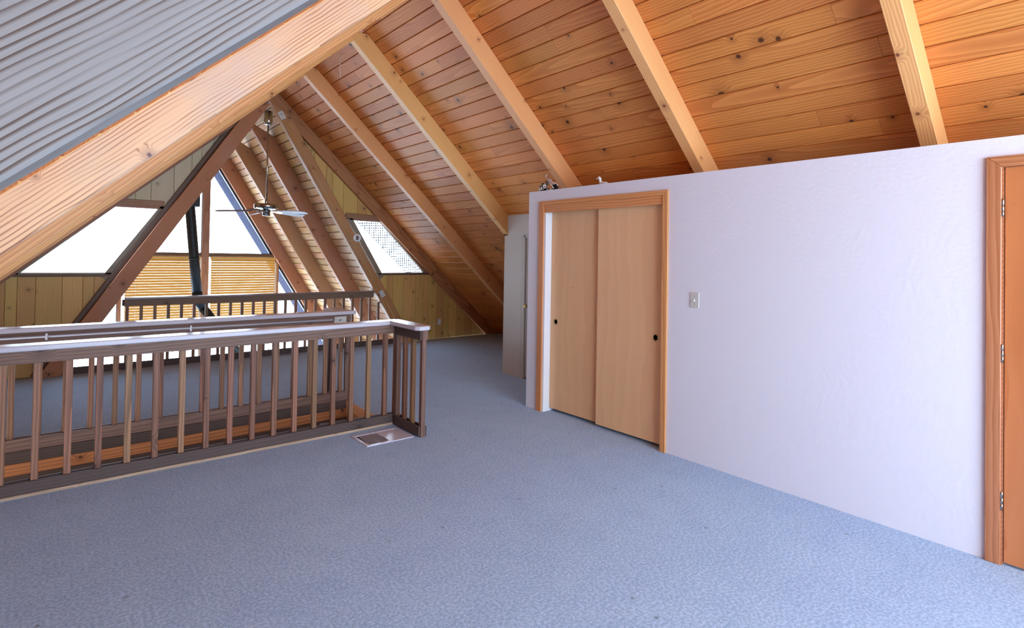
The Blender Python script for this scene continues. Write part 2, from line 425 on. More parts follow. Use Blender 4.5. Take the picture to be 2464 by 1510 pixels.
slope_boards(cg, 'plank', (XR, ZA+DA), (1/sa, -SA/sa), Y1+.08, Y2+.02, 4.1*sa, 'ceiling_far', lmin=1.2, lmax=2.4, gap=.010)
slope_boards(cg, 'plank', (XR, ZA+DA), (-1/sa, -SA/sa), Y1+.08, Y2+.02, 4.1*sa, 'ceiling_far', single='board_lining')
skin('underlay', (XR, ZA+DA), 1, -SA, 8.2, Y1+.06, Y2+.03, 'backing', cg, t=.01)
skin('roof_covering', (XR, ZA+DA), 1, -SA, 8.2, Y1+.06, Y2+.03, 'roofing', cg, t=.02, off=.034)
skin('underlay', (XR, ZA+DA), -1, -SA, 8.2, Y1+.06, Y2+.03, 'roofing', cg, t=.02)
# eaves beyond the great room glass
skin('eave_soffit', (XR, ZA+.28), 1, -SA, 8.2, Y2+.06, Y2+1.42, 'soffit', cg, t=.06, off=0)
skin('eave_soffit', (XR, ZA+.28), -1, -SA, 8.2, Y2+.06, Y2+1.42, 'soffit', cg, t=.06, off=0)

# ------------------------------------------------------------------ rafters
def rafter(side, y0, wid, lift, xe, mat, label, s=S, zb=ZB, dz=DZ, name='rafter', cat='rafter', group=None, ch=.004, ext=0):
    """One rafter, mitred plumb at the ridge; side +1 right, -1 left; underside passes through zb at the ridge."""
    q = math.hypot(1, s); c, sn = 1/q, s/q
    depth = dz*c
    L = abs(xe-XR)*q
    # local x down the slope, local y up and out (perpendicular), plumb cut at the ridge
    pts = [(-ext, 0), (L, 0), (L, depth), (dz*sn-ext, depth)]
    root = Vector((XR, y0, zb+lift))
    u = Vector((side, 0, -s)).normalized(); v = Vector((side*s, 0, 1)).normalized()
    mm = frame(root, u, v); t = wid
    me = prism_mesh(pts, t, ch)
    if (mm.to_3x3() @ Vector((0, 0, 1))).y < 0:
        for vt in me.vertices: vt.co.z *= -1
        bm = bmesh.new(); bm.from_mesh(me); bmesh.ops.recalc_face_normals(bm, faces=bm.faces); bm.to_mesh(me); bm.free()
    o = link(name, me, mat, None, mm)
    return tag(o, label, cat, group)
RW = .094
rr = [(-2.19, 6.6, 'pale fir rafter on the right slope, above the camera side, out past the door'),
      (-.62, 6.6, 'pale fir rafter on the right slope directly over the wooden door'),
      (.945, 6.6, 'bright fir rafter on the right slope just left of the wooden door'),
      (2.515, 6.6, 'fir rafter on the right slope coming down over the right end of the closet'),
      (4.09, 6.6, 'fir rafter on the right slope coming down behind the chrome ornament'),
      (5.64, 4.6, 'fir rafter on the right slope ending on top of the cream nook wall'),
      (7.14, 6.35, 'fir rafter on the right slope lit yellow, second from the panelled end wall'),
      (8.685, 6.95, 'reddish fir rafter on the right slope lying against the panelled end wall')]
for i, (y, xe, lb) in enumerate(rr[1:]):
    rafter(1, y, RW, 0, xe, 'rafter_red' if i >= 6 else 'rafter', lb, ext=.16, group='loft rafters on the right slope')
rl = [(-.62, .13, 'rafter', 'fir rafter on the left slope behind the grey weathered one'),
      (.945, .135, 'rafter_grey', 'weathered grey rafter with raised grain, nearest of the left slope'),
      (2.51, .10, 'rafter_tan', 'broad tan rafter with grey knots on the left slope, beyond the grey one'),
      (4.085, .075, 'rafter', 'orange fir rafter on the left slope, next beyond the broad tan one'),
      (5.635, .045, 'rafter', 'fir rafter on the left slope, third beyond the weathered grey one'),
      (7.13, .02, 'rafter', 'thin looking fir rafter on the left slope, last but one before the end wall'),
      (8.68, -.015, 'trim_brown', 'brown rafter on the left slope lying against the panelled end wall')]
for y, lf, mt, lb in rl:
    rafter(-1, y, RW, lf, -2.05, mt, lb, dz=.43 if y < 1 else DZ, group='loft rafters on the left slope')
lam = prism_mesh([(-.02, 0), (6.0, 0), (6.0, .036), (.02, .036)], .004, .001)
qv = Vector((-S, 0, 1)).normalized(); up_off = .148
link('upper_lamination', lam, 'rafter', bpy.data.objects['rafter.009'], frame(Vector((XR, 2.5095, ZB+.10)) + qv*up_off, (-1, 0, -S), tuple(qv)))
# the two A legs that frame the opening to the great room, then the great room pairs
leg_r = rafter(1, 8.615, .10, 0, 4.95, 'post_brown', 'steep fir post of the A opening, right leg, with wire channel', s=SA, zb=ZA, dz=.33, name='leaning_post', cat='post', group='steep posts of the A opening')
leg_l = rafter(-1, 8.615, .10, 0, -.02, 'post_brown', 'steep reddish fir post of the A opening, left leg', s=1.60, zb=ZA, dz=.35, name='leaning_post', cat='post', group='steep posts of the A opening')
for k, (y, nm) in enumerate(((9.95, 'nearest the balcony railing'), (11.40, 'between the other two'), (12.97, 'against the far glass wall'))):
    rafter(1, y, .09, 0, 6.5, 'post_brown', 'steep brown great room rafter on the right slope, '+nm, s=SA, zb=ZA, dz=DA, name='great_room_rafter', group='great room rafters')
    rafter(-1, y, .09, 0, -1.6, 'rafter_red', 'steep brown great room rafter on the left slope, '+nm, s=SA, zb=ZA, dz=DA, name='great_room_rafter', group='great room rafters')
rb = box('ridge_beam', (XR-.045, XR+.045), (8.74, Y2-.02), (3.80, 4.14), 'rafter_red')
tag(rb, 'brown ridge beam over the great room that carries the ceiling fan', 'beam')

# ------------------------------------------------------------------ panelled end wall
wf = empty('wall_far', (XR, Y1, 0), kind='structure')
def roofz(x, side): return ZB + .2 - S*abs(x-XR) + (.0 if side > 0 else .03)
def wall_board(x0, x1, z0, z1, side, mat):
    """Vertical board cut by the roof slope and by the A post; local X is up."""
    sgn = side
    poly = [(z0, x0), (z1, x0), (z1, x1), (z0, x1)]          # (z, x)
    # under the roof: z + S*sgn*(x-XR) <= ZB+.2
    poly = clip(poly, 1, S*sgn, ZB+.20+S*sgn*XR)
    if len(poly) < 3: return
    # outside the A post: x*sgn >= sgn*XR + (ZA+.2-z)/SA -> -sgn*x - z/SA <= -(sgn*XR) - (ZA+.2)/SA
    s_ = SA if side > 0 else 1.60
    poly = clip(poly, -1/s_, -sgn, -sgn*XR-(ZA+.12)/s_)
    if len(poly) < 3 or area(poly) < .002: return
    zz = min(p[0] for p in poly); xx = min(p[1] for p in poly)
    pts = [(p[0]-zz, p[1]-xx) for p in poly]
    pts = [(a, b) for a, b in pts]
    prism('plank', pts, .018, (xx, Y1, zz), (0, 0, 1), (1, 0, 0), mat, wf, ch=.003)
def run(xs, z0, z1, side, mat):
    for a, b in zip(xs, xs[1:]): wall_board(a+.0015, b-.0015, z0, z1, side, mat)
run([-2.05, -1.86, -1.66, -1.5, -1.24, -1.07, -.93, -.70, -.55, -.404, -.298, -.132, .116, .315, .427, .62, .78, 1.0], 0.001, 1.19, -1, 'pine_wall')
run([4.10, 4.28, 4.474, 4.59, 4.787, 5.036, 5.206, 5.312, 5.48, 5.642, 5.752, 5.921, 6.121, 6.27, 6.46, 6.60, 6.8, 7.0], 0.001, 1.19, 1, 'pine_wall')
run([2.9, 3.05, 3.18, 3.369, 3.475, 3.662, 3.904, 4.068, 4.22, 4.4], 2.17, 3.9, 1, 'pine_wall')
run([.60, .70, .834, 1.006, 1.268, 1.476, 1.593, 1.75, 1.92, 2.1, 2.3], 2.15, 3.9, -1, 'pine_pale')
# solid wall behind the boards, split round the window openings
def back_poly(x0, x1, z0, z1, side):
    poly = [(z0, x0), (z1, x0), (z1, x1), (z0, x1)]
    poly = clip(poly, 1, S*side, ZB+.24+(.07 if side < 0 else 0)+S*side*XR)
    s_ = SA if side > 0 else 1.60
    poly = clip(poly, -1/s_, -side, -side*XR-(ZA+.20)/s_)
    if len(poly) < 3: return
    zz = min(p[0] for p in poly); xx = min(p[1] for p in poly)
    prism('wall_core', [(p[0]-zz, p[1]-xx) for p in poly], .06, (xx, Y1+.02, zz), (0, 0, 1), (1, 0, 0), 'pine_wall', wf)
back_poly(-2.4, 1.2, -.28, 1.19, -1); back_poly(3.8, 7.2, -.28, 1.19, 1)
back_poly(.3, 2.46, 2.17, 4.1, -1); back_poly(2.46, 4.8, 2.17, 4.1, 1)
# face of the loft floor edge under the railing
box('floor_fascia', (-.3, 4.9), (8.70, 8.74), (-.30, -.002), 'rail_dark', fl)

def trap_window(n, corners, inset, side, mat_trim):
    """Trapezoid window: glass corners in (x, z); frame bars along each side and the pane itself."""
    wv = empty('window_%d' % n, (corners[0][0], Y1, corners[0][1]), kind='structure')
    k = len(corners)
    for i in range(k):
        a, b = Vector((corners[i][0], 0, corners[i][1])), Vector((corners[(i+1) % k][0], 0, corners[(i+1) % k][1]))
        d = (b-a).normalized(); nrm = Vector((-d.z, 0, d.x))       # outward for clockwise order
        wd = inset[i]
        p0 = a - d*.07 + nrm*wd/2; p1 = b + d*.07 + nrm*wd/2
        bar('window_frame', (p0.x, Y1+.004, p0.z), (p1.x, Y1+.004, p1.z), wd, .05, nrm, mat_trim[i], wv, .004)
        q0 = a + nrm*.008; q1 = b + nrm*.008
        bar('glazing_bead', (q0.x, Y1-.012+.035, q0.z), (q1.x, Y1+.023, q1.z), .020, .03, nrm, 'alu' if side < 0 else 'darkframe', wv, .002)
    me = prism_mesh([(c[0]-corners[0][0], c[1]-corners[0][1]) for c in corners], .004)
    link('pane', me, 'glass', wv, frame((corners[0][0], Y1+.045, corners[0][1]), (1, 0, 0), (0, 0, 1)))
    return wv
# corners clockwise seen from the loft: bottom-left, top-left, top-right, bottom-right
trap_window(1, [(-.274, 1.240), (.626, 2.083), (1.09, 2.085), (.536, 1.238)], [.05, .055, .085, .045], -1, ['trim_grey', 'trim_brown', 'trim_grey', 'trim_grey'])
trap_window(2, [(4.366, 1.210), (3.838, 2.082), (4.328, 2.076), (5.193, 1.213)], [.085, .07, .05, .03], 1, ['trim_grey', 'trim_brown', 'trim_brown', 'trim_dark'])
tr = empty('trim_1', (0, Y1, 0), kind='structure')
bar('trim_board', (.56, Y1-.02, 2.155), (1.16, Y1-.02, 2.155), .075, .03, (0, 0, 1), 'trim_brown', tr, .006)
bar('trim_board', (3.70, Y1-.02, 2.158), (4.26, Y1-.02, 2.135), .085, .03, (0, 0, 1), 'trim_brown', tr, .006)
bar('trim_board', (-.42, Y1-.012, 1.205), (.62, Y1-.012, 1.205), .028, .03, (0, 0, 1), 'trim_dark', tr, .003)
bar('trim_board', (4.33, Y1-.012, 1.185), (5.30, Y1-.012, 1.185), .028, .03, (0, 0, 1), 'trim_dark', tr, .003)
# boards closing between the A posts and the windows
for sd, s_, x_off in ((-1, 1.60, .255), (1, SA, .215)):
    z0, z1 = .0, 3.5
    for off, wdt, mt in ((x_off, .055, 'trim_dark'),):
        p0 = (XR+sd*((ZA-z0)/s_+off), Y1-.03, z0); p1 = (XR+sd*((ZA-z1)/s_+off), Y1-.03, z1)
        bar('trim_board', p0, p1, wdt, .05, (1, 0, 0), mt, tr, .004)

# ------------------------------------------------------------------ great room glass gable
wg = empty('wall_gable_far', (XR, Y2, 0), kind='structure')
def gx(z, off=0): return (ZA+off-z)/SA
def gbar(name, p0, p1, w_, d_, mat, par, ch=.004):
    return bar(name, (p0[0], Y2, p0[1]), (p1[0], Y2, p1[1]), w_, d_, Vector((p1[1]-p0[1], 0, -(p1[0]-p0[0]))), mat, par, ch)
CX = 2.485
gbar('mullion', (CX, -2.7), (CX, 3.6), .14, .12, 'trim_brown', wg)
gbar('transom', (XR-gx(1.45), 1.45), (XR+gx(1.45), 1.45), .07, .11, 'trim_dark', wg)
for sd in (-1, 1):
    gbar('jamb', (CX+sd*1.46, -2.7), (CX+sd*1.46, 1.42), .06, .11, 'trim_brown', wg)
    gbar('rake_frame', (XR+sd*(gx(-2.7, -.02)), -2.7), (XR+sd*gx(3.7, -.02), 3.7), .055, .08, 'darkframe', wg)
    gbar('low_rail', (CX+sd*.07, -.16), (CX+sd*1.43, -.16), .06, .09, 'trim_dark', wg)
boxes('sill_wall', [((-1.6, 6.5), (Y2-.04, Y2+.04), (-2.75, -2.3))], 'trim_brown', wg)
wn = 3
for sd in (-1, 1):
    hx = gx(1.49, -.06)
    top = (CX+sd*.07, 3.55 if sd else 0)
    pts = [(CX+sd*.07, 1.485), (XR+sd*hx, 1.485), (CX+sd*.07, ZA-.06-SA*.08)]
    for nm, pp in (('upper', pts), ('lower', [(CX+sd*.07, -2.3), (CX+sd*1.43, -2.3), (CX+sd*1.43, 1.415), (CX+sd*.07, 1.415)]),
                   ('side', [(CX+sd*1.49, -2.3), (XR+sd*gx(-2.3, -.06), -2.3), (CX+sd*1.49, 1.30)])):
        we = empty('window_%d' % wn, (pp[0][0], Y2, pp[0][1]), kind='structure'); wn += 1
        me = prism_mesh([(c[0]-pp[0][0], c[1]-pp[0][1]) for c in pp], .004)
        link('pane', me, 'glass', we, frame((pp[0][0], Y2+.02, pp[0][1]), (1, 0, 0), (0, 0, 1)))
        for i in range(len(pp)):
            a, b = pp[i], pp[(i+1) % len(pp)]
            bar('glazing_bead', (a[0], Y2+.0, a[1]), (b[0], Y2+.0, b[1]), .018, .05, Vector((b[1]-a[1], 0, a[0]-b[0])), 'darkframe', we, .002)

# wooden blinds
for sd, lb in ((-1, 'honey wood venetian blind left of the mullion, behind the stove pipe'), (1, 'honey wood venetian blind right of the mullion, under the fan')):
    x0, x1 = (CX-1.39, CX-.09) if sd < 0 else (CX+.09, CX+1.40)
    bl = empty('venetian_blind', ((x0+x1)/2, Y2-.12, 1.40), label=lb, cat='blind', group='wooden blinds on the great room gable')
    bar('headrail', (x0, Y2-.11, 1.385), (x1, Y2-.11, 1.385), .05, .055, (0, 0, 1), 'blind', bl, .004)
    z = 1.34; first = None; k = 0
    while z > -.10:
        mm = frame((x0+.01, Y2-.11, z), (1, 0, 0), (0, math.cos(R(76)), math.sin(R(76))))
        if first is None:
            me = prism_mesh([(0, -.026), (x1-x0-.02, -.026), (x1-x0-.02, .026), (0, .026)], .0028)
            first = me
        link('slat', first, 'blind', bl, mm); z -= .053; k += 1
    bar('bottom_rail', (x0, Y2-.11, z), (x1, Y2-.11, z), .03, .045, (0, 0, 1), 'blind', bl, .004)
    for fx in (.14, .86):
        xx = x0+(x1-x0)*fx
        tube('ladder_cord', [(xx, Y2-.137, 1.37), (xx, Y2-.137, z)], .003, 'string', bl, 6)

# ------------------------------------------------------------------ near gable with its big window (behind the camera)
wb = empty('wall_near', (XR, YB, 0), kind='structure')
for sd in (-1, 1):
    pts = [(2.52*sd, 0), (5.0*sd, 0), (5.0*sd, -.3), (2.52*sd, 2.2)]
    poly = [(sd*2.52, -.05), (sd*4.75, -.05), (sd*2.52, ZB+.3-S*2.52)]
    me = prism_mesh([(p[0], p[1]) for p in (poly if sd > 0 else poly[::-1])], .1)
    link('wall_panel', me, 'pine_wall', wb, frame((XR, YB, 0), (1, 0, 0), (0, 0, 1)))
me = prism_mesh([(-2.52, 2.9), (2.52, 2.9), (1.2, 2.95), (0, ZB+.35), (-1.2, 2.95)], .1)
link('wall_panel', me, 'pine_wall', wb, frame((XR, YB, 0), (1, 0, 0), (0, 0, 1)))
boxes('apron', [((XR-2.52, XR+2.52), (YB-.1, YB), (-.05, .12))], 'pine_wall', wb)
wn9 = empty('window_%d' % wn, (XR, YB, 1.4), kind='structure')
for k in range(4):
    xx = XR-2.52+k*1.68
    boxes('window_frame', [((xx-.04, xx+.04), (YB-.08, YB-.01), (.12, 2.92))], 'trim_brown', wn9)
boxes('pane', [((XR-2.52, XR+2.52), (YB-.05, YB-.045), (.12, 2.9))], 'glass', wn9)

# ------------------------------------------------------------------ white partition on the right
wr = empty('wall_right', (WX, 2, 0), kind='structure')
TH = .115; ZT = 2.195
boxes('plaster', [((WX, WX+TH), (4.06, 4.30), (0, ZT)), ((WX, WX+TH), (2.66, 4.06), (2.045, ZT)), ((WX, WX+TH), (.60, 2.66), (0, ZT)),
                  ((WX, WX+TH), (-.19, .60), (2.05, ZT)), ((WX, WX+TH), (YB, -.19), (0, ZT))], 'white', wr)
boxes('closet_lining', [((WX+TH, WX+.75), (4.06, 4.08), (0, ZT)), ((WX+TH, WX+.75), (2.60, 2.62), (0, ZT)), ((WX+.73, WX+.75), (2.62, 4.06), (0, ZT)),
                        ((WX+TH, WX+.75), (2.62, 4.06), (2.1, 2.12))], 'jamb', wr)
boxes('jamb_lining', [((WX+.001, WX+TH), (4.045, 4.0605), (0, 2.03)), ((WX+.001, WX+TH), (2.6595, 2.672), (0, 2.03))], 'jamb', wr)

# closet: casing and two sliding panels
dc = empty('door_2', (WX, 3.36, 0), kind='structure')
cx0, cx1 = WX-.018, WX+.004
prism('casing', [(0, 0), (2.083, 0), (2.045, .068), (0, .068)], .018, (cx0, 4.130, 0), (0, 0, 1), (0, -1, 0), 'casing', dc, .002)
prism('casing', [(0, 0), (2.083, 0), (2.045, -.050), (0, -.050)], .018, (cx0, 2.612, 0), (0, 0, 1), (0, -1, 0), 'casing', dc, .002)
prism('casing', [(0, 0), (1.518, 0), (1.468, -.040), (.068, -.040)], .018, (cx0+.018, 4.130, 2.085), (0, -1, 0), (0, 0, 1), 'casing', dc, .002)
box('header_fascia', (WX-.008, WX+.02), (2.663, 4.061), (1.972, 2.046), 'casing', dc, .003)
def slide(y0, y1, x, yp, zp):
    d = box('door_panel', (x, x+.032), (y0, y1), (.03, 2.02), 'birch', dc, .002)
    lathe('finger_pull', [(.030, 0), (.030, -.004), (.024, -.004), (.021, .004), (.004, .004)],
          (x, yp, zp), 'brass', d, 24, axis=(1, 0, 0))
    return d
slide(3.325, 4.043, WX+.085, 3.965, .893)
slide(2.672, 3.395, WX+.045, 2.756, .888)
# right-hand hinged door
dr = empty('door_1', (WX, .2, 0), kind='structure')
prism('casing', [(0, 0), (2.094, 0), (2.040, .062), (0, .062)], .018, (cx0, .658, 0), (0, 0, 1), (0, -1, 0), 'casing_right', dr, .003)
prism('casing', [(0, 0), (.92, 0), (.86, -.056), (.062, -.056)], .018, (cx0+.018, .658, 2.094), (0, -1, 0), (0, 0, 1), 'casing_right', dr, .003)
prism('casing', [(0, 0), (2.094, 0), (2.040, -.062), (0, -.062)], .018, (cx0, -.262, 0), (0, 0, 1), (0, -1, 0), 'casing_right', dr, .003)
boxes('stop', [((WX-.006, WX+.10), (.589, .602), (0, 2.05)), ((WX-.006, WX+.10), (-.2, .60), (2.042, 2.055))], 'casing_right', dr)
dp = box('door_panel', (WX+.002, WX+.037), (-.185, .586), (.012, 2.038), 'birch_red', dr, .002)
for z in (1.827, 1.078, .326):
    lathe('hinge', [(.0062, -.045), (.0062, -.016), (.0055, -.0155), (.0062, -.015), (.0062, .014), (.0055, .0145), (.0062, .015), (.0062, .045), (.003, .049)],
          (WX-.012, .592, z), 'nickel', dr, 14)
lathe('door_knob', [(.03, 0), (.03, .006), (.011, .012), (.011, .035), (.027, .045), (.03, .06), (.02, .07)], (WX+.002, -.12, .95), 'brass', dr, 20, axis=(-1, 0, 0))

# nook wall and its off-white door
wk = empty('wall_nook', (4.6, 5, 0), kind='structure')
def roofpoly(y0, y1, z0, x0, x1, mat, name, par):
    za = ZB+DZ-S*(x0-XR)-.004; zb_ = ZB+DZ-S*(x1-XR)-.004
    me = prism_mesh([(x0, z0), (x1, z0), (x1, zb_), (x0, za)], y1-y0)
    for vt in me.vertices: vt.co.z *= -1
    return link(name, me, mat, par, frame((0, y0, 0), (1, 0, 0), (0, 0, 1)))
roofpoly(5.30, 5.64, 0, 4.6, 4.72, 'white_nook', 'plaster', wk)
boxes('plaster', [((4.6, 4.72), (5.64, 5.705), (0, 1.80))], 'white_nook', wk)
roofpoly(4.52, 5.30, 1.79, 4.6, 4.72, 'white_nook', 'plaster', wk)
roofpoly(YB, 4.52, 0, 4.6, 4.72, 'white_nook', 'plaster', wk)
dn = empty('door_3', (4.62, 4.9, 0), kind='structure')
boxes('casing', [((4.592, 4.61), (5.285, 5.355), (0, 1.80)), ((4.592, 4.61), (4.5, 5.30), (1.765, 1.815))], 'dingy', dn)
ndp = box('door_panel', (4.612, 4.645), (4.53, 5.283), (.015, 1.765), 'dingy', dn, .002)
lathe('door_knob', [(.027, 0), (.027, .005), (.010, .010), (.010, .03), (.024, .042), (.027, .055), (.018, .066)], (4.612, 5.235, .912), 'brass', dn, 20, axis=(-1, 0, 0))

# ------------------------------------------------------------------ railings
def bal(par, x, y, z0, z1, mat='baluster', s=.037):
    return box('baluster', (x-s/2, x+s/2), (y-s/2, y+s/2), (z0, z1), mat, par, .002)
# near railing round the stairwell, with a short return towards the camera
nr = empty('stair_railing', (1.1, 4.58, 0), label='redwood stair railing with pale painted cap, nearest, beside the floor register', cat='railing')
yF = 4.55
box('kick_board', (-.98, 2.415), (yF, yF+.018), (.020, .092), 'rail_dark', nr)
box('base_strip', (-.98, 2.415), (yF-.006, yF+.03), (0, .020), 'raw', nr)
box('inner_kick_board', (-.98, 2.44), (yF+.059, yF+.077), (.0, .092), 'rail_dark', nr)
box('header_board', (-.98, 2.415), (yF, yF+.018), (.820, .897), 'rail', nr)
box('inner_header_board', (-.98, 2.44), (yF+.059, yF+.077), (.820, .897), 'rail', nr)
for k in range(29):
    x = 2.338-.1592*k
    if x > -.95: bal(nr, x, yF+.0385, .02, .897, 'baluster')
# cap, mitred corner
prism('cap_rail', [(-.98, yF-.012), (2.355, yF-.012), (2.50, yF+.120), (-.98, yF+.120)], .036, (0, 0, .897), (1, 0, 0), (0, 1, 0), 'cap', nr, .006)
prism('cap_rail', [(2.357, yF-.012), (2.357, 4.10), (2.385, 4.062), (2.475, 4.062), (2.502, 4.09), (2.502, yF+.118)], .036, (0, 0, .897), (1, 0, 0), (0, 1, 0), 'cap', nr, .006)
# return
box('kick_board', (2.402, 2.420), (4.085, yF-.002), (.010, .092), 'rail_dark', nr)
box('outer_kick_board', (2.461, 2.479), (4.085, yF+.06), (.0, .085), 'rail_dark', nr)
box('header_board', (2.402, 2.420), (4.085, yF-.002), (.815, .897), 'rail_dark', nr)
box('outer_header_board', (2.461, 2.479), (4.085, yF+.06), (.815, .897), 'rail', nr)
box('post', (2.421, 2.460), (4.078, 4.117), (.0, .897), 'rail', nr, .002)
bal(nr, 2.4405, 4.26, .02, .897); bal(nr, 2.4405, 4.40, .02, .897)
box('post', (2.421, 2.460), (yF-.035, yF+.004), (0, .897), 'rail', nr, .002)
box('post', (2.425, 2.462), (yF+.02, yF+.057), (0, .897), 'baluster', nr, .002)

# far side of the stairwell
br = empty('stair_railing', (1.1, 5.6, 0), label='redwood stair railing with pale cap and white tube, beyond the stairwell', cat='railing')
yG = 5.565
box('kick_board', (-.70, 2.39), (yG, yG+.018), (.010, .100), 'rail', br)
box('header_board', (-.70, 2.435), (yG, yG+.018), (.735, .897), 'rail', br)
box('outer_header_board', (-.70, 2.435), (yG+.059, yG+.077), (.80, .897), 'rail', br)
box('outer_kick_board', (-.70, 2.39), (yG+.059, yG+.077), (.0, .100), 'rail', br)
for k in range(29):
    x = 2.345-.1595*k
    if x > -.72: bal(br, x, yG+.0385, .02, .897)
box('post', (2.395, 2.432), (yG+.02, yG+.057), (0, .897), 'rail', br, .002)
prism('cap_rail', [(-.70, yG-.015), (2.475, yG-.015), (2.50, yG+.02), (2.46, yG+.125), (-.70, yG+.125)], .036, (0, 0, .897), (1, 0, 0), (0, 1, 0), 'cap', br, .006)
prism('cap_rail', [(2.32, yG+.128), (2.46, yG+.128), (2.46, yG+.44), (2.44, yG+.46), (2.32, yG+.46)], .036, (0, 0, .897), (1, 0, 0), (0, 1, 0), 'cap', br, .006)
box('header_board', (2.33, 2.348), (yG+.08, yG+.43), (.80, .897), 'rail', br)
box('brace', (2.36, 2.40), (yG+.39, yG+.43), (0, .897), 'rail_dark', br, .002)
bar('brace', (2.33, yG+.24, .02), (2.38, yG+.24, .895), .037, .037, (0, 1, 0), 'rail_dark', br)
# balcony railing at the great room opening
fr = empty('balcony_railing', (2.5, 8.64, 0), label='brown balcony railing between the two steep posts, before the great room', cat='railing')
yH = 8.655
def ax(z, off): return (ZA-z)/SA+off
box('kick_board', (.12, 4.66), (yH, yH+.02), (.0, .085), 'rail_dark', fr)
box('header_board', (.74, 4.18), (yH, yH+.02), (.805, .888), 'rail', fr)
box('back_header_board', (.72, 4.2), (yH+.06, yH+.08), (.805, .888), 'rail', fr)
box('cap_rail', (.745, 4.17), (yH-.015, yH+.10), (.889, .915), 'cap_far', fr, .004)
for k in range(24):
    x = .772+.1527*k
    zt = .888 if x < 4.17 else max(.1, ZA-(x-XR)*SA-.02)
    if x < 4.45: bal(fr, x, yH+.040, .0, zt, 'baluster', .036)

# ------------------------------------------------------------------ stairwell
wsn = empty('wall_stairwell', (0, 5.6, -.3), kind='structure')
box('plank', (-2.1, 2.42), (yG-.002, 5.580), (-.078, .008), 'rail_dark', wsn)
box('plank', (-2.1, 2.42), (yG-.002, 5.580), (-.168, -.080), 'stringer', wsn)
for k in range(18):
    z1 = -.170-.142*k
    box('plank', (-2.1, 2.42), (yG, 5.580), (z1-.138, z1), 'pine_wall' if k else 'rail_dark', wsn)
for k in range(18):
    z1 = -.0-.142*k
    box('plank', (-2.1, 2.42), (4.585, 4.602), (z1-.138, z1), 'pine_wall', wsn)
box('plank', (2.405, 2.425), (4.602, 5.580), (-.19, -.001), 'stringer', wsn)
st = empty('staircase', (1, 5.1, -2.7), label='carpeted staircase going down between the two stair railings', cat='staircase')
for k in range(14):
    zt = -.19*(k+1); x1 = 2.405-.25*k
    box('tread', (x1-.28, x1), (4.61, 5.575), (zt-.035, zt), 'carpet', st, .01, axis=1)
    box('riser', (x1-.27, x1-.25), (4.61, 5.575), (zt-.19, zt-.036), 'stringer', st, .001, axis=1)
    if x1 < -1.2: break
bar('stringer', (2.35, 4.615, -.30), (-1.2, 4.615, -3.0), .28, .02, (0, 0, 1), 'stringer', st)

# conduit handrail and plate on the far stair rail
hr = empty('conduit', (0, yG-.015, .86), label='thin white tube clipped along the far stair railing', cat='conduit')
tube('pipe', [(-.68, yG-.012, .862), (2.235, yG-.012, .852)], .0085, 'conduit', hr, 10)
for x, z in ((-.012, .858), (.96, .855)):
    bar('clip', (x, yG-.014, z-.026), (x, yG-.014, z+.026), .016, .018, (1, 0, 0), 'plastic_w', hr, .005)
def plate(name, mm, w_, h_, t_, kind, label, cat, mat='plastic'):
    """Cover plate; local x across, local y up, local z out of the wall."""
    root = empty(name, tuple(mm.translation), label=label, cat=cat); WORLD[root.name] = Matrix.Translation(mm.translation)
    me = prism_mesh([(-w_/2, -h_/2), (w_/2, -h_/2), (w_/2, h_/2), (-w_/2, h_/2)], t_, .0015)
    link('cover', me, mat, root, mm)
    def bit(nm, x, y, w2, h2, t2, mt, dz=0):
        me2 = prism_mesh([(x-w2/2, y-h2/2), (x+w2/2, y-h2/2), (x+w2/2, y+h2/2), (x-w2/2, y+h2/2)], t2, .0005)
        link(nm, me2, mt, root, mm @ Matrix.Translation((0, 0, t_+dz)))
    def rnd(nm, x, y, r_, mt, t2=.0012):
        lathe(nm, [(r_, 0), (r_, t2)], mm @ Vector((x, y, t_)), mt, root, 12, axis=tuple(mm.to_3x3() @ Vector((0, 0, 1))))
    if kind == 'toggle':
        bit('toggle_slot', 0, 0, .011, .026, .0008, 'plastic_w'); bit('toggle', 0, -.002, .009, .010, .012, 'plastic_w')
        rnd('screw', 0, .030, .003, 'steel'); rnd('screw', 0, -.030, .003, 'steel')
    if kind == 'hswitch':
        bit('toggle_slot', 0, 0, .026, .013, .0008, 'dark'); bit('toggle', .004, -.001, .009, .009, .010, 'plastic_w')
        rnd('screw', .032, 0, .003, 'steel'); rnd('screw', -.032, 0, .003, 'steel')
    if kind == 'outlet':
        for s_ in (-1, 1):
            bit('socket', 0, s_*.020, .030, .026, .0015, 'plastic_w')
            bit('slot', -.006, s_*.021, .0022, .009, .0004, 'dark', .0015); bit('slot', .006, s_*.021, .0022, .009, .0004, 'dark', .0015)
        rnd('screw', 0, 0, .003, 'steel')
    if kind == 'blank':
        rnd('screw', 0, h_*.34, .003, 'steel'); rnd('screw', 0, -h_*.34, .003, 'steel'); bit('knockout', 0, .012, .018, .018, .001, 'steel')
    return root
def face(o, xdir, ydir): return frame(o, xdir, ydir)
plate('light_switch', face((WX, 2.372, 1.224), (0, -1, 0), (0, 0, 1)), .072, .116, .006, 'toggle', 'ivory toggle light switch on the white wall right of the closet', 'switch')
plate('light_switch', face((2.315, yG-.001, .845), (1, 0, 0), (0, 0, 1)), .125, .074, .022, 'hswitch', 'ivory sideways toggle switch on the end of the far stair railing', 'switch')
gd = Vector((1, 0, -SA)).normalized()
yL = 8.614
plate('switch_plate', face((4.304, yL, .865), tuple(Vector((SA, 0, 1)).normalized()), tuple(-gd)), .078, .12, .02, 'toggle', 'ivory switch box low on the right steep post above the railing end', 'switch')
